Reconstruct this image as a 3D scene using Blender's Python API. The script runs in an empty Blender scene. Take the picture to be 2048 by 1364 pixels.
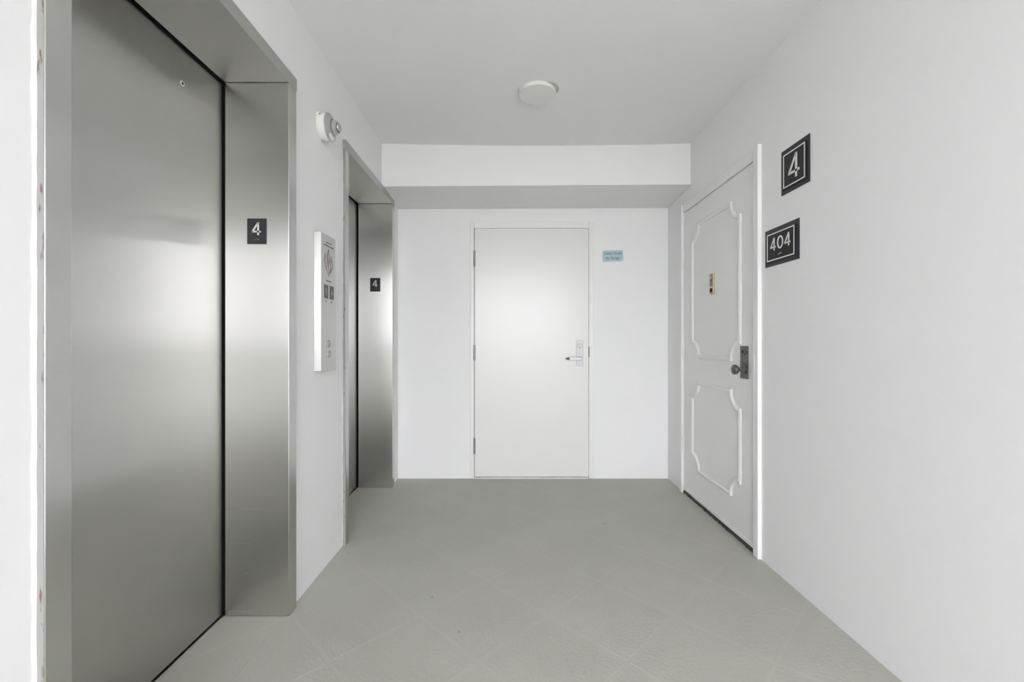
import bpy, bmesh, math, random
from mathutils import Matrix, Vector
random.seed(7)
PI = math.pi
scene = bpy.context.scene
COL = scene.collection

# ------------------------------------------------------------------ camera, sky, exposure
CH = 1.123                                            # camera height
cam_data = bpy.data.cameras.new('camera')
cam = bpy.data.objects.new('camera', cam_data)
COL.objects.link(cam)
cam.location = (0, 0, CH)
cam.rotation_euler = (PI/2, 0, 0)
cam_data.sensor_width = 36
cam_data.lens = 865/2048*36
cam_data.shift_x = 4/2048
cam_data.shift_y = 1/2048
cam_data.clip_start = 0.02
scene.camera = cam

world = bpy.data.worlds.new('world')
scene.world = world
world.use_nodes = True
bg = world.node_tree.nodes['Background']
bg.inputs['Color'].default_value = (0.976, 0.974, 1.006, 1)      # even overcast sky
bg.inputs['Strength'].default_value = 1.0

sun_data = bpy.data.lights.new('sun', 'SUN')                 # high sun from behind the building: lights the ground and houses in front, not the lobby
sun_data.energy = 2.2
sun_data.angle = math.radians(2)
sun = bpy.data.objects.new('sun', sun_data); COL.objects.link(sun)
sun.rotation_euler = (math.radians(-32), 0, math.radians(12))

vs = scene.view_settings
vs.view_transform = 'Standard'
vs.look = 'None'
vs.gamma = 1
vs.use_curve_mapping = False
vs.exposure = 3.47

# ------------------------------------------------------------------ room measures (metres)
XL, XR = -0.92, 1.295            # side walls
YB = 3.545                       # back wall
YBEAM = 3.095                    # front of the bulkhead
ZC = 2.540                       # ceiling
YM = -2.70                       # mouth of the lobby onto the open walkway
YP = -2.80                       # parapet of the walkway
WX = 4.5                         # half length of walkway

# ------------------------------------------------------------------ materials
def mat(name, color, rough=0.5, metal=0.0, spec=0.5, bump=0.0, bscale=60, bdist=0.002, var=0.0, vscale=4, vcol=None, aniso=None, coat=0.0):
    m = bpy.data.materials.new(name)
    m.use_nodes = True
    nt = m.node_tree; N = nt.nodes; L = nt.links
    p = N['Principled BSDF']
    c = (*color, 1)
    p.inputs['Base Color'].default_value = c
    p.inputs['Roughness'].default_value = rough
    p.inputs['Metallic'].default_value = metal
    p.inputs['Specular IOR Level'].default_value = spec
    p.inputs['Coat Weight'].default_value = coat
    tc = N.new('ShaderNodeTexCoord')
    if var:
        n = N.new('ShaderNodeTexNoise'); n.inputs['Scale'].default_value = vscale; n.inputs['Detail'].default_value = 5
        L.new(tc.outputs['Object'], n.inputs['Vector'])
        r = N.new('ShaderNodeMapRange'); r.inputs['From Min'].default_value = 0.3; r.inputs['From Max'].default_value = 0.7
        L.new(n.outputs['Fac'], r.inputs['Value'])
        x = N.new('ShaderNodeMix'); x.data_type = 'RGBA'
        x.inputs['A'].default_value = c
        vc = vcol or tuple(k*(1-var) for k in color)
        x.inputs['B'].default_value = (*vc, 1)
        L.new(r.outputs['Result'], x.inputs['Factor'])
        L.new(x.outputs['Result'], p.inputs['Base Color'])
    if bump:
        n2 = N.new('ShaderNodeTexNoise'); n2.inputs['Scale'].default_value = bscale; n2.inputs['Detail'].default_value = 4
        L.new(tc.outputs['Object'], n2.inputs['Vector'])
        b = N.new('ShaderNodeBump'); b.inputs['Strength'].default_value = bump; b.inputs['Distance'].default_value = bdist
        L.new(n2.outputs['Fac'], b.inputs['Height'])
        L.new(b.outputs['Normal'], p.inputs['Normal'])
    if aniso is not None:
        p.inputs['Anisotropic'].default_value = aniso[0]
        t = N.new('ShaderNodeCombineXYZ')
        for k in range(3): t.inputs[k].default_value = aniso[1][k]
        L.new(t.outputs[0], p.inputs['Tangent'])
    return m

def steel(name, tangent, grain, rough=0.24, an=1.0, color=(0.60, 0.597, 0.578)):
    """brushed stainless steel: fine grain lines change the roughness and tone, plus faint scuffs low down"""
    m = mat(name, color, rough, 1.0, aniso=(an, tangent))
    nt = m.node_tree; N = nt.nodes; L = nt.links; p = N['Principled BSDF']
    tc = N.new('ShaderNodeTexCoord'); mp = N.new('ShaderNodeMapping')
    mp.inputs['Scale'].default_value = grain
    L.new(tc.outputs['Object'], mp.inputs['Vector'])
    n = N.new('ShaderNodeTexNoise'); n.inputs['Scale'].default_value = 1.0; n.inputs['Detail'].default_value = 3
    L.new(mp.outputs['Vector'], n.inputs['Vector'])
    r = N.new('ShaderNodeMapRange'); r.inputs['To Min'].default_value = rough-0.006; r.inputs['To Max'].default_value = rough+0.006
    L.new(n.outputs['Fac'], r.inputs['Value']); L.new(r.outputs['Result'], p.inputs['Roughness'])
    x = N.new('ShaderNodeMix'); x.data_type = 'RGBA'
    x.inputs['A'].default_value = (*[k*0.99 for k in color], 1); x.inputs['B'].default_value = (*[min(1, k*1.01) for k in color], 1)
    L.new(n.outputs['Fac'], x.inputs['Factor']); L.new(x.outputs['Result'], p.inputs['Base Color'])
    return m

M = {}
M['wall'] = mat('wall_paint', (0.90, 0.90, 0.907), 0.55, spec=0.35, bump=0.12, bscale=55, bdist=0.003)
M['ceiling'] = mat('ceiling_paint', (0.91, 0.91, 0.912), 0.7, spec=0.2, bump=0.12, bscale=70, bdist=0.002)
M['trim'] = mat('trim_paint', (0.875, 0.875, 0.86), 0.32, spec=0.5, bump=0.05, bscale=30, bdist=0.002)
M['doorpaint'] = mat('closet_door_paint', (0.83, 0.83, 0.82), 0.24, spec=0.5, bump=0.03, bscale=14, bdist=0.002)
M['aptpaint'] = mat('apartment_door_paint', (0.90, 0.90, 0.88), 0.38, spec=0.45, bump=0.05, bscale=25, bdist=0.002)
M['steel'] = steel('brushed_steel', (1, 1, 0), (3, 3, 900), color=(0.64, 0.637, 0.62))
M['steel_door'] = steel('brushed_steel_door', (1, 1, 0), (3, 3, 900), rough=0.29, color=(0.60, 0.597, 0.58))
M['steel_head'] = steel('brushed_steel_head', (1, 0.25, 0), (900, 3, 3), rough=0.36, color=(0.56, 0.557, 0.54))
M['panel'] = steel('satin_steel_panel', (1, 1, 0), (3, 3, 1200), rough=0.36, an=0.9, color=(0.62, 0.62, 0.60))
M['black'] = mat('flat_black', (0.006, 0.006, 0.007), 0.7, spec=0.1)
M['sill'] = mat('aluminium_sill', (0.42, 0.41, 0.42), 0.35, 1.0, var=0.3, vscale=30)
M['sillstrip'] = mat('sill_strip_beige', (0.50, 0.46, 0.40), 0.5, 0.1)
M['plate'] = mat('charcoal_plate', (0.035, 0.036, 0.042), 0.42, spec=0.4)
M['signback'] = mat('sign_backing', (0.028, 0.028, 0.034), 0.45, spec=0.4)
M['signface'] = mat('sign_face', (0.016, 0.016, 0.019), 0.5, spec=0.35)
M['signwhite'] = mat('sign_white', (0.80, 0.80, 0.78), 0.5)
M['plastic'] = mat('white_plastic', (0.86, 0.86, 0.83), 0.35)
M['diffuser'] = mat('frosted_diffuser', (0.88, 0.88, 0.865), 0.55, spec=0.3)
M['oldpaint'] = mat('old_ceiling_paint', (0.70, 0.67, 0.61), 0.7, var=0.25, vscale=30)
M['silver'] = mat('silver_plastic', (0.60, 0.60, 0.585), 0.26, 0.8)
M['lever'] = mat('satin_lever', (0.56, 0.56, 0.575), 0.45, 0.5)
M['scuff'] = mat('pale_scuff', (0.42, 0.42, 0.42), 0.45, 0.85)
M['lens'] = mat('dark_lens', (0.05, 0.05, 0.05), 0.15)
M['screw'] = mat('screw', (0.10, 0.10, 0.095), 0.5, 0.6)
M['satin'] = mat('satin_chrome', (0.46, 0.46, 0.465), 0.45, 0.6)
M['satin_dark'] = mat('lever_end', (0.30, 0.30, 0.30), 0.4, 0.8)
M['hinge'] = mat('hinge_metal', (0.33, 0.33, 0.32), 0.45, 0.8)
M['strike'] = mat('strike_metal', (0.16, 0.16, 0.155), 0.5, 0.6)
M['bronze'] = mat('aged_bronze', (0.075, 0.077, 0.075), 0.45, 0.5, var=0.6, vscale=60, vcol=(0.20, 0.205, 0.20), bump=0.3, bscale=120)
M['brass'] = mat('brass', (0.56, 0.46, 0.30), 0.35, 0.85)
M['brass_dull'] = mat('dull_brass', (0.33, 0.28, 0.21), 0.45, 0.7)
M['paper'] = mat('blue_paper', (0.46, 0.60, 0.655), 0.55)
M['ink'] = mat('teal_ink', (0.13, 0.21, 0.25), 0.6)
M['tape'] = mat('clear_tape', (0.75, 0.77, 0.79), 0.3)
M['print'] = mat('dark_print', (0.07, 0.065, 0.065), 0.5)
M['flame'] = mat('flame_red', (0.34, 0.235, 0.235), 0.5)
M['flameline'] = mat('flame_outline', (0.13, 0.09, 0.095), 0.5)
M['figure'] = mat('pictogram_white', (0.62, 0.62, 0.60), 0.5)
M['screen'] = mat('display_glass', (0.13, 0.13, 0.128), 0.4, spec=0.3)
M['digit'] = mat('display_digit', (0.52, 0.55, 0.50), 0.5)
M['digit_green'] = mat('display_digit_green', (0.42, 0.55, 0.40), 0.5)
M['caulk'] = mat('paint_bead', (0.82, 0.82, 0.82), 0.6, spec=0.3)
M['rubber'] = mat('black_weatherstrip', (0.012, 0.012, 0.012), 0.8, var=0.9, vscale=70, vcol=(0.12, 0.12, 0.11), bump=1.0, bscale=90, bdist=0.006)
M['conc'] = mat('parapet_paint', (0.70, 0.70, 0.69), 0.7)
M['ground'] = mat('far_ground', (0.27, 0.275, 0.25), 0.9, var=0.4, vscale=0.05)
M['shaft'] = mat('shaft_dark', (0.05, 0.05, 0.05), 0.9)

def overspray():
    m = mat('oversprayed_steel_edge', (0.33, 0.33, 0.325), 0.6, 0.1, spec=0.25)
    nt = m.node_tree; N = nt.nodes; L = nt.links; p = N['Principled BSDF']
    tc = N.new('ShaderNodeTexCoord'); mp = N.new('ShaderNodeMapping'); mp.inputs['Scale'].default_value = (90, 90, 22)
    L.new(tc.outputs['Object'], mp.inputs['Vector'])
    n = N.new('ShaderNodeTexNoise'); n.inputs['Scale'].default_value = 1; n.inputs['Detail'].default_value = 2
    L.new(mp.outputs['Vector'], n.inputs['Vector'])
    r = N.new('ShaderNodeMapRange'); r.inputs['From Min'].default_value = 0.62; r.inputs['From Max'].default_value = 0.70
    L.new(n.outputs['Fac'], r.inputs['Value'])
    x = N.new('ShaderNodeMix'); x.data_type = 'RGBA'
    x.inputs['A'].default_value = (0.33, 0.33, 0.325, 1); x.inputs['B'].default_value = (0.17, 0.115, 0.095, 1)
    L.new(r.outputs['Result'], x.inputs['Factor']); L.new(x.outputs['Result'], p.inputs['Base Color'])
    return m
M['overspray'] = overspray()

def floor_paint(name, light):
    m = bpy.data.materials.new(name); m.use_nodes = True
    nt = m.node_tree; N = nt.nodes; L = nt.links; p = N['Principled BSDF']
    p.inputs['Roughness'].default_value = 0.55; p.inputs['Specular IOR Level'].default_value = 0.35
    g = N.new('ShaderNodeNewGeometry')
    n = N.new('ShaderNodeTexNoise'); n.inputs['Scale'].default_value = 3.2; n.inputs['Detail'].default_value = 6
    L.new(g.outputs['Position'], n.inputs['Vector'])
    r = N.new('ShaderNodeMapRange'); r.inputs['From Min'].default_value = 0.3; r.inputs['From Max'].default_value = 0.7
    L.new(n.outputs['Fac'], r.inputs['Value'])
    a = (0.465, 0.465, 0.420); b = (0.495, 0.495, 0.448)
    x = N.new('ShaderNodeMix'); x.data_type = 'RGBA'
    x.inputs['A'].default_value = (*[k*light for k in a], 1); x.inputs['B'].default_value = (*[k*light for k in b], 1)
    L.new(r.outputs['Result'], x.inputs['Factor'])
    last = x.outputs['Result']
    # a few scuffs and dark specks that the floor really has
    for (px, py, rad, dark) in ((-0.342, 1.899, 0.006, 0.55), (-0.197, 1.673, 0.006, 0.6), (0.580, 2.668, 0.016, 0.75), (0.305, 2.150, 0.004, 0.6), (-0.86, 2.3, 0.01, 0.8)):
        d = N.new('ShaderNodeVectorMath'); d.operation = 'DISTANCE'; d.inputs[1].default_value = (px, py, 0)
        L.new(g.outputs['Position'], d.inputs[0])
        q = N.new('ShaderNodeMapRange'); q.inputs['From Min'].default_value = rad*0.4; q.inputs['From Max'].default_value = rad
        q.inputs['To Min'].default_value = dark; q.inputs['To Max'].default_value = 1.0
        L.new(d.outputs['Value'], q.inputs['Value'])
        s = N.new('ShaderNodeVectorMath'); s.operation = 'SCALE'
        L.new(last, s.inputs[0]); L.new(q.outputs['Result'], s.inputs['Scale'])
        last = s.outputs['Vector']
    L.new(last, p.inputs['Base Color'])
    n2 = N.new('ShaderNodeTexNoise'); n2.inputs['Scale'].default_value = 75; n2.inputs['Detail'].default_value = 3
    L.new(g.outputs['Position'], n2.inputs['Vector'])
    bu = N.new('ShaderNodeBump'); bu.inputs['Strength'].default_value = 0.35 if light <= 1 else 0.1; bu.inputs['Distance'].default_value = 0.004
    L.new(n2.outputs['Fac'], bu.inputs['Height']); L.new(bu.outputs['Normal'], p.inputs['Normal'])
    return m
M['floor'] = floor_paint('textured_floor_paint', 1.0)
M['joint'] = floor_paint('smooth_joint_paint', 1.03)

# ------------------------------------------------------------------ building helpers
WORLD = {}                                            # object name -> matrix of its origin
def tag(o, label=None, cat=None, group=None, kind=None):
    if label: o['label'] = label
    if cat: o['category'] = cat
    if group: o['group'] = group
    if kind: o['kind'] = kind
    return o
def empty(name, loc, label=None, cat=None, group=None, kind=None, parent=None):
    o = bpy.data.objects.new(name, None); COL.objects.link(o)
    o.empty_display_size = 0.1
    w = Matrix.Translation(loc)
    if parent:
        o.parent = parent; o.matrix_local = WORLD[parent.name].inverted() @ w
    else:
        o.location = loc
    WORLD[o.name] = w
    return tag(o, label, cat, group, kind)
def frame(origin, a, b, c):
    """matrix whose local axes are a (reading direction), b (up), c (outward)"""
    m = Matrix.Identity(4)
    for k, v in enumerate((a, b, c)):
        for r in range(3): m[r][k] = v[r]
    for r in range(3): m[r][3] = origin[r]
    return m
def on_right(y, z, x=XR): return frame((x, y, z), (0, -1, 0), (0, 0, 1), (-1, 0, 0))
def on_left(y, z, x=XL): return frame((x, y, z), (0, 1, 0), (0, 0, 1), (1, 0, 0))
def on_back(x, z, y=YB): return frame((x, y, z), (1, 0, 0), (0, 0, 1), (0, -1, 0))

class MB:
    def __init__(s): s.bm = bmesh.new()
    def hexa(s, v):
        q = [s.bm.verts.new(p) for p in v]
        for f in ((0,3,2,1),(4,5,6,7),(0,1,5,4),(1,2,6,5),(2,3,7,6),(3,0,4,7)): s.bm.faces.new([q[i] for i in f])
        return s
    def box(s, x0, x1, y0, y1, z0, z1):
        return s.hexa([(x0,y0,z0),(x1,y0,z0),(x1,y1,z0),(x0,y1,z0),(x0,y0,z1),(x1,y0,z1),(x1,y1,z1),(x0,y1,z1)])
    def prism(s, pts, c0, c1):
        lo = [s.bm.verts.new((p[0], p[1], c0)) for p in pts]; hi = [s.bm.verts.new((p[0], p[1], c1)) for p in pts]
        s.bm.faces.new(hi); s.bm.faces.new(lo[::-1]); n = len(pts)
        for i in range(n): s.bm.faces.new((lo[i], lo[(i+1) % n], hi[(i+1) % n], hi[i]))
        return s
    def lathe(s, prof, ca=0, cb=0, seg=40, axis='c'):
        """prof: (radius, height) along the axis; closed at both ends when radius is 0"""
        rings = []
        for r, h in prof:
            ring = []
            for k in range(seg if r > 0 else 1):
                t = 2*PI*k/seg
                u, w = r*math.cos(t), r*math.sin(t)
                p = (ca+u, cb+w, h) if axis == 'c' else ((ca+u, h, cb+w) if axis == 'b' else (h, ca+u, cb+w))
                ring.append(s.bm.verts.new(p))
            rings.append(ring)
        for A, B in zip(rings, rings[1:]):
            if len(A) == 1 and len(B) == 1: continue
            for k in range(seg):
                a0, a1 = A[k % len(A)], A[(k+1) % len(A)]; b0, b1 = B[k % len(B)], B[(k+1) % len(B)]
                vs_ = []
                for v in (a0, a1, b1, b0):
                    if v not in vs_: vs_.append(v)
                if len(vs_) > 2: s.bm.faces.new(vs_)
        return s
    def stroke(s, pts, w, c0, c1, closed=False):
        """flat stroke of width w along pts, extruded from c0 to c1, mitred"""
        n = len(pts); L, R = [], []
        for i, p in enumerate(pts):
            p = Vector(p)
            a = Vector(pts[(i-1) % n]) if closed or i > 0 else None
            b = Vector(pts[(i+1) % n]) if closed or i < n-1 else None
            d0 = (p-a).normalized() if a is not None else None
            d1 = (b-p).normalized() if b is not None else None
            d0 = d0 or d1; d1 = d1 or d0
            nn = Vector((-(d0.y+d1.y), d0.x+d1.x))
            nn.normalize()
            k = w/2/max(0.35, nn.dot(Vector((-d0.y, d0.x))))
            L.append(p+nn*k); R.append(p-nn*k)
        m = n if closed else n-1
        V = [[s.bm.verts.new((q.x, q.y, c)) for q in X] for X in (L, R) for c in (c0, c1)]   # L0 L1 R0 R1
        for i in range(m):
            j = (i+1) % n
            s.bm.faces.new((V[1][i], V[3][i], V[3][j], V[1][j]))
            s.bm.faces.new((V[0][i], V[0][j], V[2][j], V[2][i]))
            s.bm.faces.new((V[0][i], V[1][i], V[1][j], V[0][j]))
            s.bm.faces.new((V[2][i], V[2][j], V[3][j], V[3][i]))
        if not closed:
            for i in (0, n-1): s.bm.faces.new((V[0][i], V[2][i], V[3][i], V[1][i]))
        return s
    def sweep(s, pts, prof):
        """profile (sideways offset, height) swept along a path in the a-b plane"""
        rows = []
        n = len(pts)
        for i, p in enumerate(pts):
            p = Vector(p); a = Vector(pts[max(0, i-1)]); b = Vector(pts[min(n-1, i+1)])
            t = (b-a).normalized(); nn = Vector((-t.y, t.x))
            rows.append([s.bm.verts.new((p.x+nn.x*o, p.y+nn.y*o, h)) for o, h in prof])
        for A, B in zip(rows, rows[1:]):
            for k in range(len(prof)):
                j = (k+1) % len(prof)
                s.bm.faces.new((A[k], B[k], B[j], A[j]))
        s.bm.faces.new(rows[0]); s.bm.faces.new(rows[-1][::-1])
        return s
    def build(s, name, m, parent=None, fr=None, bevel=0, smooth=False, segs=2):
        bm = s.bm
        if fr is not None: bmesh.ops.transform(bm, matrix=fr, verts=bm.verts)
        if parent is not None: bmesh.ops.transform(bm, matrix=WORLD[parent.name].inverted(), verts=bm.verts)
        bmesh.ops.recalc_face_normals(bm, faces=bm.faces)
        me = bpy.data.meshes.new(name)
        if smooth:
            for f in bm.faces: f.smooth = True
            for e in bm.edges:
                if len(e.link_faces) == 2 and e.calc_face_angle(0) > 0.6: e.smooth = False
        bm.to_mesh(me); bm.free()
        o = bpy.data.objects.new(name, me); COL.objects.link(o)
        for q in (m if isinstance(m, (list, tuple)) else [m]): me.materials.append(q)
        if parent is not None: o.parent = parent
        WORLD[o.name] = WORLD[parent.name].copy() if parent is not None else Matrix.Identity(4)
        if bevel:
            b = o.modifiers.new('bevel', 'BEVEL'); b.width = bevel; b.segments = segs; b.limit_method = 'ANGLE'; b.angle_limit = 0.7
            b.harden_normals = True
        return o

def lettering(name, text, size, m, parent, fr, width=None, depth=0.0006, align='CENTER', shear=0.0, bold=0.0):
    cu = bpy.data.curves.new('text', 'FONT')
    cu.body = text; cu.size = size; cu.align_x = align; cu.align_y = 'CENTER'; cu.extrude = depth/2; cu.shear = shear
    cu.offset = bold; cu.resolution_u = 3
    t = bpy.data.objects.new('text', cu); COL.objects.link(t)
    bpy.context.view_layer.update()
    me = bpy.data.meshes.new_from_object(t.evaluated_get(bpy.context.evaluated_depsgraph_get()))
    bpy.data.objects.remove(t); bpy.data.curves.remove(cu)
    bm = bmesh.new(); bm.from_mesh(me); bpy.data.meshes.remove(me)
    xs = [v.co.x for v in bm.verts]
    if width and xs:
        k = width/(max(xs)-min(xs))
        for v in bm.verts: v.co.x *= k
    b = MB(); b.bm.free(); b.bm = bm
    bm.transform(Matrix.Translation((0, 0, depth/2)))
    return b.build(name, m, parent, fr)

def four(b, ox, oy, h, w, c0, c1):
    """the numeral four: open diagonal, crossbar and full-height stem; ox = left end, oy = foot"""
    W = h*0.70
    sx = ox+W*0.72
    b.stroke([(sx-w*0.1, oy+h-w*0.3), (ox+w*0.45, oy+h*0.27)], w*0.95, c0, c1)
    b.stroke([(ox+w*0.1, oy+h*0.265), (ox+W, oy+h*0.265)], w*0.9, c0, c1)
    b.stroke([(sx, oy), (sx, oy+h)], w, c0, c1)
    return b
def zero(b, cx, oy, h, w, c0, c1):
    rx, ry = h*0.37-w/2, h*0.5-w/2
    b.stroke([(cx+rx*math.cos(2*PI*k/36), oy+h/2+ry*math.sin(2*PI*k/36)) for k in range(36)], w, c0, c1, closed=True)
    return b

# ------------------------------------------------------------------ elevator measures
EL = [dict(o0=0.8390, o1=1.8290, i0=0.893, i1=1.7665), dict(o0=2.3760, o1=3.3770, i0=2.424, i1=3.3190)]
ZH0, ZH1 = 2.1806, 2.232          # head of the steel frame
XF = -0.9025                      # face of the steel frame
XJ = -1.165                       # inner end of the jamb
XD = -1.178                       # face of the elevator door

# ------------------------------------------------------------------ the setting
# floor: sub-base with joints plus the tiles laid at 45 degrees under one coat of grey paint
fl = MB().box(-WX, WX, YP, YB+0.12, -0.12, -0.0006).build('floor', M['joint'])
tag(fl, 'grey painted floor with faint diagonal tile joints', 'floor', kind='structure')
S2 = 0.52                                             # tile diagonal step along x+y and y-x
def clip(poly, axis, lim, keep_greater):
    out = []
    for i, p in enumerate(poly):
        q = poly[(i+1) % len(poly)]
        ip = (p[axis] >= lim) == keep_greater; iq = (q[axis] >= lim) == keep_greater
        if ip: out.append(p)
        if ip != iq:
            t = (lim-p[axis])/(q[axis]-p[axis])
            out.append(tuple(p[k]+(q[k]-p[k])*t for k in range(2)))
    return out
RECTS = [(XL, XR, 0.55, YB)] + [(-1.163, XL, e['i0'], e['i1']) for e in EL]
g = 0.0075*math.sqrt(2)
for i in range(-3, 10):
    for j in range(-5, 8):
        s0, s1 = 1.40+S2*(i-2)+g, 1.40+S2*(i-1)-g      # range of x+y
        d0, d1 = 1.10+S2*(j-2)+g, 1.10+S2*(j-1)-g      # range of y-x
        sq = [((s-d)/2, (s+d)/2) for s, d in ((s0, d0), (s1, d0), (s1, d1), (s0, d1))]
        b = MB(); any_ = False
        for (x0, x1, y0, y1) in RECTS:
            poly = sq
            for ax, lim, gr in ((0, x0, True), (0, x1, False), (1, y0, True), (1, y1, False)):
                if poly: poly = clip(poly, ax, lim, gr)
            if len(poly) > 2:
                area = abs(sum(p[0]*q[1]-q[0]*p[1] for p, q in zip(poly, poly[1:]+poly[:1])))/2
                if area > 2e-4:
                    b.prism(poly, -0.006, 0.0); any_ = True
        if any_: b.build('tile', M['floor'], fl, bevel=0.0008, segs=1)
        else: b.bm.free()

# ceiling, sagging a little in front of the bulkhead
def ceil():
    b = MB(); bm = b.bm; nx, ny = 24, 30
    x0, x1, y0, y1 = XL-0.02, XR+0.02, YM, YB
    rows = []
    for j in range(ny+1):
        y = y0+(y1-y0)*j/ny; row = []
        for i in range(nx+1):
            x = x0+(x1-x0)*i/nx
            sag = 0.016*math.exp(-((y-YBEAM)/0.7)**2)*max(0, 1-((x-0.19)/1.1)**2)
            row.append(bm.verts.new((x, y, ZC-sag)))
        rows.append(row)
    for j in range(ny):
        for i in range(nx):
            f = bm.faces.new((rows[j][i], rows[j+1][i], rows[j+1][i+1], rows[j][i+1])); f.smooth = True
    b.box(-WX, WX, YP-0.05, YM, ZC, ZC+0.18)
    b.box(-WX, WX, YM, YB+0.12, ZC+0.02, ZC+0.18)
    return b
tag(ceil().build('ceiling', M['ceiling']), 'white painted ceiling of the lobby', 'ceiling', kind='structure')

# left wall with two elevator openings
b = MB()
ys = [YM, EL[0]['o0'], EL[0]['o1'], EL[1]['o0'], EL[1]['o1'], YB]
for k in (0, 2, 4): b.box(-1.16, XL, ys[k], ys[k+1], -0.05, ZC+0.03)
for k in (1, 3): b.box(-1.16, XL, ys[k], ys[k+1], ZH1, ZC+0.03)
wl = tag(b.build('wall_left', M['wall']), 'white wall with the two elevator openings', 'wall', kind='structure')
# rough bead of paint where the wall meets the near edge of each steel frame
for e, r0 in ((EL[0], 0.006), (EL[1], 0.007)):
    b = MB(); pts = [(0, 0.0005+z) for z in [k*0.035 for k in range(64)]]
    rows = []
    for _, z in pts:
        w = 2.0*r0*random.uniform(0.75, 1.25); d = 0.0026*random.uniform(0.7, 1.2)
        y = e['o0']
        rows.append([b.bm.verts.new(p) for p in ((XL-0.002, y-w, z), (XL+d*0.8, y-w*0.45, z), (XL+d*1.3, y+0.0005, z), (XL-0.002, y+0.0005, z))])
    for A, B in zip(rows, rows[1:]):
        for k in range(4): b.bm.faces.new((A[k], A[(k+1) % 4], B[(k+1) % 4], B[k]))
    b.bm.faces.new(rows[0]); b.bm.faces.new(rows[-1][::-1])
    b.build('paint_bead', M['caulk'], wl, smooth=True)
b = MB().box(-1.75, -1.70, YM, YB+0.1, -0.05, ZC+0.03).box(-1.70, -1.16, YM, YM+0.04, -0.05, ZC+0.03).box(-1.70, -1.16, YB, YB+0.1, -0.05, ZC+0.03)
b.box(-1.70, -1.16, EL[0]['o1']+0.17, EL[0]['o1']+0.2, 0, ZC+0.02)
tag(b.build('wall_shaft', M['shaft']), 'dark wall of the elevator shaft behind the doors', 'wall', kind='structure')

# right wall with the apartment door opening
D0, D1, DZ = 2.270, 3.218, 2.078
b = MB().box(XR, XR+0.13, YM, D0, -0.05, ZC+0.03).box(XR, XR+0.13, D1, YB+0.12, -0.05, ZC+0.03).box(XR, XR+0.13, D0, D1, DZ, ZC+0.03)
tag(b.build('wall_right', M['wall']), 'white wall with the panelled apartment door and the black signs', 'wall', kind='structure')

# back wall with the closet door opening
C0, C1, CZ = -0.293, 0.6455, 2.050
b = MB().box(XL-0.24, C0, YB, YB+0.12, -0.05, ZC+0.03).box(C1, XR, YB, YB+0.12, -0.05, ZC+0.03).box(C0, C1, YB, YB+0.12, CZ, ZC+0.03)
tag(b.build('wall_back', M['wall']), 'white wall with the flush closet door', 'wall', kind='structure')

# bulkhead across the far end
b = MB().hexa([(XL, YBEAM, 2.232), (XR, YBEAM, 2.2465), (XR, YB, 2.217), (XL, YB, 2.2057), (XL, YBEAM, ZC+0.02), (XR, YBEAM, ZC+0.02), (XR, YB, ZC+0.02), (XL, YB, ZC+0.02)])
tag(b.build('beam', M['wall'], bevel=0.004), 'white bulkhead beam spanning the far end under the ceiling', 'beam', kind='structure')

# open walkway behind the viewpoint: side walls, parapet, far ground
b = MB().box(-WX, -1.16, YM, YM+0.1, -0.05, ZC).box(XR+0.13, WX, YM, YM+0.1, -0.05, ZC)
tag(b.build('wall_walkway', M['wall']), 'white outer wall of the open walkway', 'wall', kind='structure')
b = MB().box(-WX, WX, YP-0.10, YP+0.05, -0.12, 0.10)
tag(b.build('trim_1', M['conc'], bevel=0.01), 'pale kerb along the open edge of the walkway', 'trim', kind='structure')
rl = empty('railing', (0, YP, 0.10), 'white metal railing along the open walkway behind the viewpoint', 'railing')
MB().box(-WX, WX, YP-0.025, YP+0.025, 1.04, 1.09).build('top_rail', M['trim'], rl, bevel=0.004)
MB().box(-WX, WX, YP-0.015, YP+0.015, 0.16, 0.19).build('bottom_rail', M['trim'], rl)
for k in range(73):
    x = -WX+0.06+k*(2*WX-0.12)/72
    MB().box(x-0.008, x+0.008, YP-0.008, YP+0.008, 0.19 if k % 9 else 0.10, 1.04).build('picket', M['trim'], rl)
b = MB().box(-900, 900, -1500, YP-0.3, -9.2, -9)
tag(b.build('ground', M['ground']), 'ground far below the walkway', 'ground', kind='structure')

# ------------------------------------------------------------------ elevators
def floor_plate(fr, label, parent_group):
    r = empty('floor_number_plate', fr.translation, label, 'sign', parent_group)
    MB().box(-0.039, 0.039, -0.052, 0.052, 0.0002, 0.0028).build('plate', M['plate'], r, fr, bevel=0.0006)
    four(MB(), -0.020, -0.016, 0.052, 0.0075, 0.0028, 0.0040).build('numeral', M['signwhite'], r, fr)
    b = MB()
    for da, db in ((-0.006, -0.0345), (0.000, -0.0315), (0.006, -0.0315), (0.006, -0.0345)):
        b.lathe([(0.0014, 0.0028), (0.0011, 0.0036), (0, 0.0039)], da, db, 10)
    b.build('braille_dots', M['satin'], r, fr)
    return r

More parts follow.
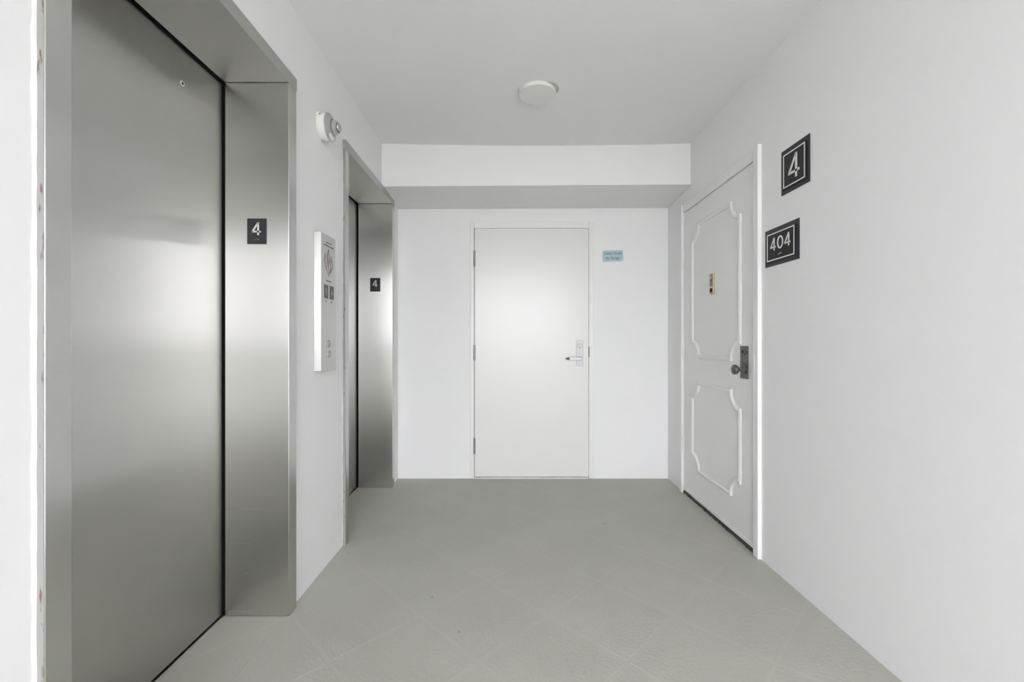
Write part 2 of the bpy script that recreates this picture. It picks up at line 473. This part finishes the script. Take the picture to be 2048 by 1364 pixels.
def elevator(e, label, plate_label):
    r = empty('elevator_entrance', (-1.03, (e['o0']+e['o1'])/2, 0), label, 'elevator', 'elevators in the left wall')
    for k, (a, c) in enumerate(((e['o0'], e['i0']), (e['i1'], e['o1']))):
        j = MB().box(XJ, XF, a, c, 0.0005, ZH0).build('jamb', M['steel'], r, bevel=0.003)
        if k == 0:
            tag(MB().box(XL-0.01, XF-0.0015, a-0.0006, a+0.0002, 0.001, ZH0).build('jamb_edge', M['overspray'], j), 'dull grey edge with brown paint smudges')
    MB().box(XJ, XF+0.0015, e['o0']-0.002, e['o1']+0.002, ZH0, ZH1).build('header', M['steel_head'], r, bevel=0.002)
    MB().box(XD-0.032, XD, e['i0']-0.03, e['i1']+0.022, 0.007, ZH0+0.04).build('door_panel', M['steel_door'], r, bevel=0.001)
    b = MB().box(XD+0.0002, XJ, e['i1'], e['i1']+0.022, 0.004, ZH0+0.03).box(XD+0.0002, XJ, e['i0']-0.03, e['i1'], ZH0, ZH0+0.03)  # solid black strips stand in for the shaded gap at jamb and head
    tag(b.build('gap_shade', M['black'], r), 'black strips standing in for the shaded gap around the door')
    sl = MB().box(-1.21, -1.1705, e['i0'], e['i1'], -0.02, 0.0015).build('sill', M['sill'], r)
    MB().box(-1.1700, -1.1640, e['i0'], e['i1'], -0.02, 0.0025).build('sill_strip', M['sillstrip'], sl)
    return r
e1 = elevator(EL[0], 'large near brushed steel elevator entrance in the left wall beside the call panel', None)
fr = frame((XD, 1.554, 2.050), (0, 1, 0), (0, 0, 1), (1, 0, 0))
k = MB().lathe([(0.0095, 0.0), (0.0095, 0.0025), (0.008, 0.0035), (0.0055, 0.003), (0.0055, 0.0006), (0, 0.0006)], seg=28).build('key_hole', M['plastic'], e1, fr, smooth=True)
k['label'] = 'small bright ring round the lift key hole'
MB().lathe([(0.005, 0.0008), (0.005, 0.0014), (0, 0.0014)], seg=20).build('hole', M['black'], k, fr)
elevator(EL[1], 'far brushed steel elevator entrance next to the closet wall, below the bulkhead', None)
JF = [frame((-1.033, EL[0]['i1'], 1.573), (1, 0, 0), (0, 0, 1), (0, -1, 0)), frame((-1.034, EL[1]['i1'], 1.558), (1, 0, 0), (0, 0, 1), (0, -1, 0))]
SF = frame((-1.165, EL[0]['i1'], 0), (1, 0, 0), (0, 0, 1), (0, -1, 0))
for (a0, z0_, a1, z1, w) in ((0.004, 0.438, 0.150, 0.440, 0.0028), (0.020, 0.300, 0.110, 0.296, 0.0022), (0.075, 0.175, 0.100, 0.178, 0.0030), (0.040, 0.145, 0.150, 0.147, 0.0016), (0.010, 0.020, 0.150, 0.026, 0.0040)):
    k = MB().stroke([(a0, z0_), ((a0+a1)/2, (z0_+z1)/2+0.002), (a1, z1)], w, 0.0001, 0.0002).build('scuff', M['scuff'], e1, SF)
    k['label'] = 'pale scuff on the steel jamb'
floor_plate(JF[0], 'charcoal plate with a white 4 on the jamb of the near elevator', 'floor number plates on the elevator jambs')
floor_plate(JF[1], 'charcoal plate with a white 4 on the jamb of the far elevator', 'floor number plates on the elevator jambs')

# ------------------------------------------------------------------ call panel between the elevators
CP = frame((XL, 2.025, 0.983), (0, 1, 0), (0, 0, 1), (1, 0, 0))       # a: 0..0.168 along the wall, b: 0..0.657 up
r = empty('elevator_call_panel', (XL, 2.109, 0.983), 'tall stainless steel call panel with a flame pictogram between the two elevators', 'panel')
pl = MB().box(0, 0.168, 0, 0.657, 0.0003, 0.035).build('faceplate', M['panel'], r, CP, bevel=0.0022)
PF = CP @ Matrix.Translation((0, 0, 0.0351))
z0 = 0.140                                            # panel base below eye height
def flame(pts, inset):
    # closed smooth outline through pts (Catmull-Rom)
    out = []; n = len(pts)
    for i in range(n):
        p0, p1, p2, p3 = (Vector(pts[(i+k-1) % n]) for k in range(4))
        sharp1, sharp2 = len(pts[i]) > 2, len(pts[(i+1) % n]) > 2
        p1, p2 = p1.to_2d(), p2.to_2d(); p0, p3 = p0.to_2d(), p3.to_2d()
        m1 = (p2-p0)/2 if not sharp1 else (p2-p1); m2 = (p3-p1)/2 if not sharp2 else (p2-p1)
        for k in range(6):
            t = k/6
            out.append((2*t**3-3*t*t+1)*p1+(t**3-2*t*t+t)*m1+(-2*t**3+3*t*t)*p2+(t**3-t*t)*m2)
    c = sum(out, Vector((0, 0)))/len(out)
    return [tuple(c+(p-c)*(1-inset)) for p in out]
E0 = (0.085, z0+0.312)                                # foot of the flame emblem
FL = [
    [(-0.002, 0.002, 1), (-0.016, 0.022), (-0.040, 0.050), (-0.049, 0.075), (-0.046, 0.095), (-0.038, 0.118, 1), (-0.034, 0.092), (-0.026, 0.068), (-0.026, 0.048), (-0.014, 0.024)],
    [(-0.004, 0.012, 1), (-0.006, 0.038), (-0.012, 0.062), (-0.020, 0.085), (-0.021, 0.103), (-0.010, 0.124), (-0.002, 0.141, 1), (0.008, 0.120), (0.016, 0.100), (0.012, 0.076), (0.003, 0.056), (0.000, 0.034)],
    [(0.002, 0.002, 1), (0.008, 0.026), (0.018, 0.048), (0.020, 0.066), (0.022, 0.088), (0.030, 0.112, 1), (0.034, 0.098), (0.045, 0.078), (0.048, 0.058), (0.036, 0.036), (0.014, 0.018)],
]
em = empty('flame_pictogram', PF @ Vector((E0[0], E0[1], 0)), parent=r)
for f in FL:
    MB().prism([(p[0]+E0[0], p[1]+E0[1]) for p in flame(f, 0)], 0, 0.0004).build('flame_outline', M['flameline'], em, PF)
    MB().prism([(p[0]+E0[0], p[1]+E0[1]) for p in flame(f, 0.14)], 0.0004, 0.0006).build('flame_fill', M['flame'], em, PF)
for (px, py) in ((-0.038, 0.066), (-0.003, 0.100), (0.034, 0.062)):
    bf = MB()
    x, y = E0[0]+px, E0[1]+py
    bf.lathe([(0.0042, 0.0006), (0.0042, 0.0008), (0, 0.0008)], x, y+0.013, 12)
    bf.stroke([(x-0.003, y-0.012), (x, y-0.002), (x+0.001, y+0.010)], 0.0038, 0.0006, 0.0008)
    bf.stroke([(x+0.005, y-0.011), (x, y-0.002)], 0.0032, 0.0006, 0.0008)
    bf.stroke([(x-0.006, y+0.001), (x+0.001, y+0.007), (x+0.006, y+0.002)], 0.0028, 0.0006, 0.0008)
    bf.build('figure', M['figure'], em, PF)
T = lambda a, b: PF @ Matrix.Translation((a, b, 0))
lettering('lettering', 'IN CASE OF FIRE', 0.0085, M['print'], r, T(0.085, z0+0.478), width=0.055)
lettering('lettering', 'ELEVATORS ARE OUT OF SERVICE', 0.0085, M['print'], r, T(0.085, z0+0.463), width=0.112)
lettering('lettering', 'USE EXIT STAIRS', 0.0085, M['print'], r, T(0.085, z0+0.293), width=0.055)
for a0, a1, ch, mt, cap in ((0.033, 0.079, '1', 'digit', 'No.1'), (0.0955, 0.144, '4', 'digit_green', 'No.2')):
    d = MB().box(a0, a1, z0+0.207, z0+0.273, 0, 0.0012).build('floor_display', M['screen'], r, PF, bevel=0.0004)
    F = PF @ Matrix.Translation(((a0+a1)/2, z0+0.240, 0.0012))
    if ch == '1': MB().stroke([(-0.004, 0.009), (0, 0.012), (0, -0.012)], 0.0035, 0, 0.0003).build('digit', M[mt], d, F)
    else: four(MB(), -0.0085, -0.013, 0.026, 0.004, 0, 0.0003).build('digit', M[mt], d, F)
    lettering('lettering', cap, 0.011, M['print'], r, T((a0+a1)/2, z0+0.194), width=0.020)
for bz in (-0.010, -0.061):
    b = MB().lathe([(0.0185, 0), (0.0185, 0.003), (0.017, 0.0042), (0.0145, 0.0042), (0.0135, 0.0015), (0.0125, 0.001)], 0.0855, z0+bz, 32)
    k = b.build('call_button', M['silver'], r, PF, smooth=True)
    MB().lathe([(0.0125, 0.0008), (0.0125, 0.0045), (0.009, 0.0075), (0.0045, 0.0092), (0, 0.0097)], 0.0855, z0+bz, 32).build('button_cap', M['satin'], k, PF, smooth=True)

# ------------------------------------------------------------------ camera above the call panel
SC = frame((XL, 2.108, 2.165), (0, 1, 0), (0, 0, 1), (1, 0, 0))
r = empty('security_camera', (XL, 2.108, 2.165), 'round white and silver security camera high on the wall between the elevators', 'camera')
MB().lathe([(0.0, 0.0003), (0.0600, 0.0003), (0.0615, 0.003), (0.0625, 0.016), (0.0640, 0.030), (0.0660, 0.040), (0.0, 0.040)], seg=56).build('base', M['plastic'], r, SC, smooth=True)
MB().lathe([(0.0655, 0.0395), (0.0675, 0.041), (0.0675, 0.044), (0.062, 0.050), (0.046, 0.058), (0.0385, 0.061), (0.0375, 0.0605), (0.0, 0.0605)], seg=56).build('collar', M['silver'], r, SC, smooth=True)
n = MB().lathe([(0.0365, 0.0600), (0.0365, 0.0635), (0.034, 0.0645), (0.034, 0.0685), (0.0325, 0.0695), (0.0325, 0.077), (0.029, 0.081), (0.022, 0.083), (0.0, 0.083)], seg=48).build('nose', M['silver'], r, SC, smooth=True)
MB().lathe([(0.0225, 0.0832), (0.022, 0.0815), (0.0205, 0.0840), (0.0205, 0.0885), (0.018, 0.0915), (0.0, 0.0915)], seg=40).build('lens_ring', M['silver'], n, SC, smooth=True)
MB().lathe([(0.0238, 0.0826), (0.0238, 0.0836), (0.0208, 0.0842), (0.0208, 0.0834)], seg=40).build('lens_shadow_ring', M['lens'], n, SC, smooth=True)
MB().lathe([(0.0372, 0.0604), (0.0392, 0.0612), (0.0392, 0.0618), (0.0372, 0.0622)], seg=48).build('gasket', M['strike'], n, SC, smooth=True)
for (a, bb) in ((-0.044, 0.0435), (0.044, -0.0475)):
    t = MB().lathe([(0.0115, 0.0003), (0.0115, 0.010), (0.0095, 0.0125), (0, 0.0125)], a, bb, 20).build('mounting_tab', M['plastic'], r, SC, smooth=True)
    MB().lathe([(0.0045, 0.0125), (0.0045, 0.0142), (0, 0.0145)], a, bb, 14).build('screw', M['screw'], t, SC)
# maker's sticker on the lower part of the collar
b = MB()
rows = []
for k in range(7):
    t = math.radians(-128+k*9)
    rows.append([b.bm.verts.new((rr*math.cos(t), rr*math.sin(t), h)) for rr, h in ((0.0605, 0.0512), (0.0475, 0.0578))])
for A, B in zip(rows, rows[1:]): b.bm.faces.new((A[0], B[0], B[1], A[1]))
b.build('sticker', M['signwhite'], r, SC)

# ------------------------------------------------------------------ ceiling lamp
LC = (0.154, 2.440)
ZL = ZC-0.0060
r = empty('ceiling_lamp', (LC[0], LC[1], ZL), 'round white flush ceiling lamp, switched off', 'lamp')
CF = frame((LC[0], LC[1], ZL), (1, 0, 0), (0, -1, 0), (0, 0, -1))
MB().lathe([(0.0, -0.002), (0.101, -0.002), (0.1035, 0.001), (0.105, 0.010), (0.1040, 0.017), (0.1005, 0.0205), (0.0955, 0.0205), (0.0935, 0.0185), (0, 0.0185)], seg=72).build('rim', M['plastic'], r, CF, smooth=True)
MB().lathe([(0.0940, 0.0178), (0.0940, 0.0198), (0.080, 0.0212), (0.045, 0.0222), (0, 0.0225)], seg=72).build('diffuser', M['diffuser'], r, CF, smooth=True)
b = MB()
b.prism([(0.032+0.090*math.cos(2*PI*k/36)*(1+0.02*math.sin(5*k)), 0.020+0.074*math.sin(2*PI*k/36)) for k in range(36)], -0.004, 0.001)
k = b.build('old_base', M['oldpaint'], r, CF); k['label'] = 'beige edge of an older base showing beside the rim'

# ------------------------------------------------------------------ closet door in the back wall
d1 = empty('door_1', ((C0+C1)/2, YB, 0), 'white flush closet door with a lever handle in the back wall', 'door', kind='structure')
f = MB().box(-0.326, C0, YB-0.011, YB+0.08, 0.006, 2.1005).box(C1, 0.684, YB-0.011, YB+0.08, 0.006, 2.1005).box(C0, C1, YB-0.011, YB+0.08, CZ, 2.1005)
f.build('door_frame', M['trim'], d1, bevel=0.0025)
MB().box(C0+0.004, C1-0.0018, YB-0.008, YB+0.038, 0.016, CZ-0.0014).build('door_leaf', M['doorpaint'], d1, bevel=0.0012)
MB().box(C0, C1, YB+0.04, YB+0.06, 0, CZ).build('gap_backing', M['strike'], d1)  # dark sheet behind the whole leaf, gives the door gaps their shade as colour
MB().box(C0, C1, YB-0.010, YB+0.04, 0.0004, 0.011).build('threshold', M['trim'], d1, bevel=0.002)
for z in (1.802, 1.032, 0.269):
    h = MB()
    for s in range(3):
        h.lathe([(0, z-0.063+s*0.0425), (0.0085, z-0.063+s*0.0425), (0.0085, z-0.0215+s*0.0425), (0, z-0.0215+s*0.0425)], C0+0.002, YB-0.014, 16, axis='z')  \
            if False else h.lathe([(0, z-0.063+s*0.0425), (0.0085, z-0.063+s*0.0425), (0.0085, z-0.0215+s*0.0425), (0, z-0.0215+s*0.0425)], 0, 0, 16)
    h.build('hinge', M['hinge'], d1, Matrix.Translation((C0+0.002, YB-0.013, 0)), smooth=True)
LP = on_back(0.5695, 1.026, YB-0.006)
lp = MB().box(-0.027, 0.027, -0.1035, 0.1035, 0.0, 0.0075).build('lock_plate', M['satin'], d1, LP, bevel=0.003)
MB().lathe([(0.0175, 0.007), (0.0175, 0.0115), (0.0155, 0.013), (0, 0.013)], -0.001, 0.063, 30).build('key_cylinder', M['satin'], lp, LP, smooth=True)
MB().stroke([(-0.004, 0.056), (0.004, 0.068)], 0.003, 0.013, 0.0136).lathe([(0.0045, 0.0075), (0.0045, 0.0082), (0, 0.0082)], 0.000, 0.045, 12).build('keyway', M['strike'], lp, LP)
lv = MB()
lv.lathe([(0.014, 0.0075), (0.014, 0.030), (0.011, 0.034), (0, 0.034)], 0.006, -0.041, 24)
lv.box(-0.088, 0.010, -0.0535, -0.0300, 0.030, 0.043)
lv.lathe([(0.0118, 0.030), (0.0118, 0.043), (0, 0.043)], 0.010, -0.0417, 24)
lv.build('lever', M['lever'], lp, LP, bevel=0.003)
MB().hexa([(-0.114, -0.049, 0.014), (-0.0875, -0.0525, 0.024), (-0.0875, -0.0525, 0.042), (-0.114, -0.049, 0.026), (-0.114, -0.036, 0.014), (-0.0875, -0.031, 0.024), (-0.0875, -0.031, 0.042), (-0.114, -0.036, 0.026)]).build('lever_end', M['satin_dark'], lp, LP, bevel=0.003)
MB().box(C1-0.0040, C1+0.0045, YB-0.0125, YB-0.004, 0.995, 1.082).build('strike_plate', M['strike'], d1, bevel=0.001)

# ------------------------------------------------------------------ blue paper notice
PN = on_back(0.8425, 1.8245, YB) @ Matrix.Rotation(math.radians(2.0), 4, 'Z')
r = empty('paper_notice', (0.8425, YB, 1.8245), 'small pale blue paper notice on the wall right of the closet door', 'notice')
MB().box(-0.084, 0.084, -0.046, 0.046, 0.0003, 0.0012).build('sheet', M['paper'], r, PN)
lettering('lettering', 'Utility Closet', 0.030, M['ink'], r, PN @ Matrix.Translation((0.000, 0.020, 0.0012)), width=0.140, bold=0.0004)
lettering('lettering', 'No Storage', 0.030, M['ink'], r, PN @ Matrix.Translation((-0.002, -0.018, 0.0012)), width=0.112, bold=0.0004)
MB().hexa([(0.070, -0.048, 0.0013), (0.092, -0.040, 0.0013), (0.088, -0.026, 0.0013), (0.068, -0.034, 0.0013), (0.070, -0.048, 0.0018), (0.092, -0.040, 0.0018), (0.088, -0.026, 0.0018), (0.068, -0.034, 0.0018)]).build('tape', M['tape'], r, PN)

# ------------------------------------------------------------------ apartment door in the right wall
d2 = empty('door_2', (XR, (D0+D1)/2, 0), 'white panelled apartment door with a dark bronze knob in the right wall', 'door', kind='structure')
XCF = 1.2745                                          # face of the casing
XDF = 1.293                                           # face of the door leaf
f = MB().box(XCF, XR+0.11, D0-0.044, D0, 0.0005, 2.142).box(XCF, XR+0.11, D1, D1+0.045, 0.0005, 2.142).box(XCF+0.009, XR+0.11, D0, D1, DZ, 2.138)
f.build('door_frame', M['trim'], d2, bevel=0.003)
MB().box(XDF, XDF+0.045, D0+0.003, D1-0.003, 0.024, DZ-0.002).build('door_leaf', M['aptpaint'], d2, bevel=0.0015)
MB().box(XDF+0.05, XDF+0.07, D0, D1, 0, DZ).build('gap_backing', M['black'], d2)  # black sheet filling the opening behind the leaf, shade of the gaps as colour
MB().box(XDF-0.006, XDF+0.002, D0+0.006, D1-0.006, 0.026, 0.047).build('door_sweep', M['trim'], d2, bevel=0.002)
b = MB(); rows = []
nn = 60
for k in range(nn+1):
    y = D0+0.001+(D1-D0-0.002)*k/nn
    j = random.uniform(-0.003, 0.003); h = 0.020+random.uniform(-0.004, 0.002)
    rows.append([b.bm.verts.new(p) for p in ((XDF-0.004+j, y, 0.0005), (XDF-0.002+j, y, h), (XDF+0.04, y, h), (XDF+0.04, y, 0.0005))])
for A, B in zip(rows, rows[1:]):
    for k in range(4): b.bm.faces.new((A[k], A[(k+1) % 4], B[(k+1) % 4], B[k]))
b.bm.faces.new(rows[0]); b.bm.faces.new(rows[-1][::-1])
b.build('weatherstrip', M['rubber'], d2)
DF = on_right(D1, 0, XDF)                             # a = distance from the hinge side, b = height
PROF = [(-0.0135, -0.002), (-0.0135, 0.006), (-0.009, 0.0105), (-0.003, 0.0120), (0.004, 0.0115), (0.010, 0.0085), (0.0135, 0.0045), (0.0135, -0.002)]
A0, A1 = D1-3.060, D1-2.427
R = 0.102
for (b0, b1) in ((1.020, 1.928), (0.235, 0.836)):
    for seg in (((A0+R, b1), (A1-R, b1)), ((A1-R, b0), (A0+R, b0)), ((A0, b0+R), (A0, b1-R)), ((A1, b1-R), (A1, b0+R))):
        MB().sweep(list(seg), PROF).build('moulding_strip', M['trim'], d2, DF, smooth=True)
    for (ca, cb, t0) in ((A0, b0, 0), (A1, b0, 90), (A1, b1, 180), (A0, b1, 270)):
        pts = [(ca+R*math.cos(math.radians(t)), cb+R*math.sin(math.radians(t))) for t in [t0-6+k*102/16 for k in range(17)]]
        MB().sweep(pts[::-1], PROF).build('moulding_corner', M['trim'], d2, DF, smooth=True)
# painted hinges on the far side
for z in (1.720, 1.045, 0.373):
    h = MB()
    for s in range(3):
        h.lathe([(0, z-0.055+s*0.037), (0.007, z-0.055+s*0.037), (0.007, z-0.019+s*0.037), (0, z-0.019+s*0.037)], 0, 0, 14)
    h.build('hinge', M['trim'], d2, Matrix.Translation((XDF-0.005, D1-0.004, 0)), smooth=True)
# knob set
KF = on_right(2.381, 1.008, XDF)
kp = MB().box(-0.038, 0.038, -0.090, 0.090, 0, 0.006).build('lock_plate', M['bronze'], d2, KF, bevel=0.002)
KB = 0.0255-0.065
MB().lathe([(0.0275, 0.005), (0.0275, 0.012), (0.024, 0.017), (0.014, 0.022), (0.0095, 0.030), (0.0105, 0.036), (0.018, 0.040), (0.0255, 0.048), (0.0275, 0.056), (0.0255, 0.064), (0.017, 0.069), (0, 0.070)], 0.002, KB, 36).build('knob', M['bronze'], kp, KF, smooth=True)
MB().lathe([(0.017, 0.005), (0.017, 0.010), (0.0145, 0.0115), (0.0, 0.0115)], 0.000, 0.056, 28).build('key_cylinder', M['bronze'], kp, KF, smooth=True)
MB().lathe([(0.0085, 0.0116), (0.0085, 0.0122), (0, 0.0122)], 0.000, 0.058, 18).build('keyway', M['black'], kp, KF)
b = MB().box(-0.007, 0.007, -0.045, 0.045, 0, 0.0015)
b.build('strike_plate', M['trim'], d2, frame((XCF, 2.262, 1.005), (0, -1, 0), (0, 0, 1), (-1, 0, 0)))
# brass door viewer with bell button
VF = on_right(2.755, 1.490, XDF)
v = MB().box(-0.024, 0.024, -0.065, 0.065, 0, 0.011).build('door_viewer', M['brass'], d2, VF, bevel=0.002)
v['label'] = 'brass viewer plate'
MB().box(-0.021, 0.021, -0.062, 0.062, 0.011, 0.0118).build('viewer_face', M['brass_dull'], v, VF)
MB().lathe([(0.014, 0.0118), (0.014, 0.014), (0.011, 0.016), (0, 0.016)], 0, 0.042, 24).build('bell_button', M['brass'], v, VF, smooth=True)
MB().lathe([(0.007, 0.0118), (0.007, 0.0135), (0, 0.0135)], 0.002, 0.023, 16).build('bell_stud', M['bronze'], v, VF)
MB().box(-0.015, 0.015, -0.027, -0.017, 0.0118, 0.0124).build('name_strip', M['signwhite'], v, VF)
MB().lathe([(0.0125, 0.0118), (0.0125, 0.0135), (0.0105, 0.0135), (0.0095, 0.0122), (0, 0.0122)], -0.001, -0.041, 24).build('peephole', M['black'], v, VF, smooth=True)

# ------------------------------------------------------------------ black signs on the right wall
def sign(fr, w, h, bw, bh, glyphs, label):
    r = empty('wall_sign', fr.translation, label, 'sign', 'black signs on the right wall')
    MB().box(-w/2, w/2, -h/2, h/2, 0.0003, 0.0032).build('backing', M['signback'], r, fr, bevel=0.0008)
    MB().box(-bw/2-0.004, bw/2+0.004, -bh/2-0.004, bh/2+0.004, 0.0032, 0.0085).build('face', M['signface'], r, fr, bevel=0.0006)
    t = 0.0058
    MB().stroke([(-bw/2+t/2, -bh/2+t/2), (bw/2-t/2, -bh/2+t/2), (bw/2-t/2, bh/2-t/2), (-bw/2+t/2, bh/2-t/2)], t, 0.0085, 0.0093, closed=True).build('border', M['signwhite'], r, fr)
    b = MB()
    for ch, ox, oy, hh, ww in glyphs:
        (four if ch == '4' else zero)(b, ox, oy, hh, ww, 0.0085, 0.0101)
    b.build('numerals', M['signwhite'], r, fr)
    return r
sign(on_right(1.9615, 1.918), 0.195, 0.208, 0.150, 0.156, [('4', -0.038, -0.053, 0.110, 0.0125)], 'black sign with a large white 4, above the apartment number sign')
s4 = sign(on_right(2.0605, 1.5855), 0.257, 0.183, 0.2075, 0.134, [('4', -0.076, -0.019, 0.062, 0.0078), ('0', 0.0015, -0.019, 0.062, 0.0078), ('4', 0.033, -0.019, 0.062, 0.0078)], 'black sign reading 404, beside the apartment door')
b = MB()
for k, (da, db) in enumerate(((-0.0135, -0.0450), (-0.0105, -0.0420), (-0.0075, -0.0405), (-0.0015, -0.0405), (0.002, -0.0405), (0.006, -0.0405), (0.011, -0.0400))):
    b.lathe([(0.0019, 0.0085), (0.0015, 0.0096), (0, 0.0099)], da, db, 10)
b.build('braille_dots', M['signwhite'], s4, on_right(2.0605, 1.5855))
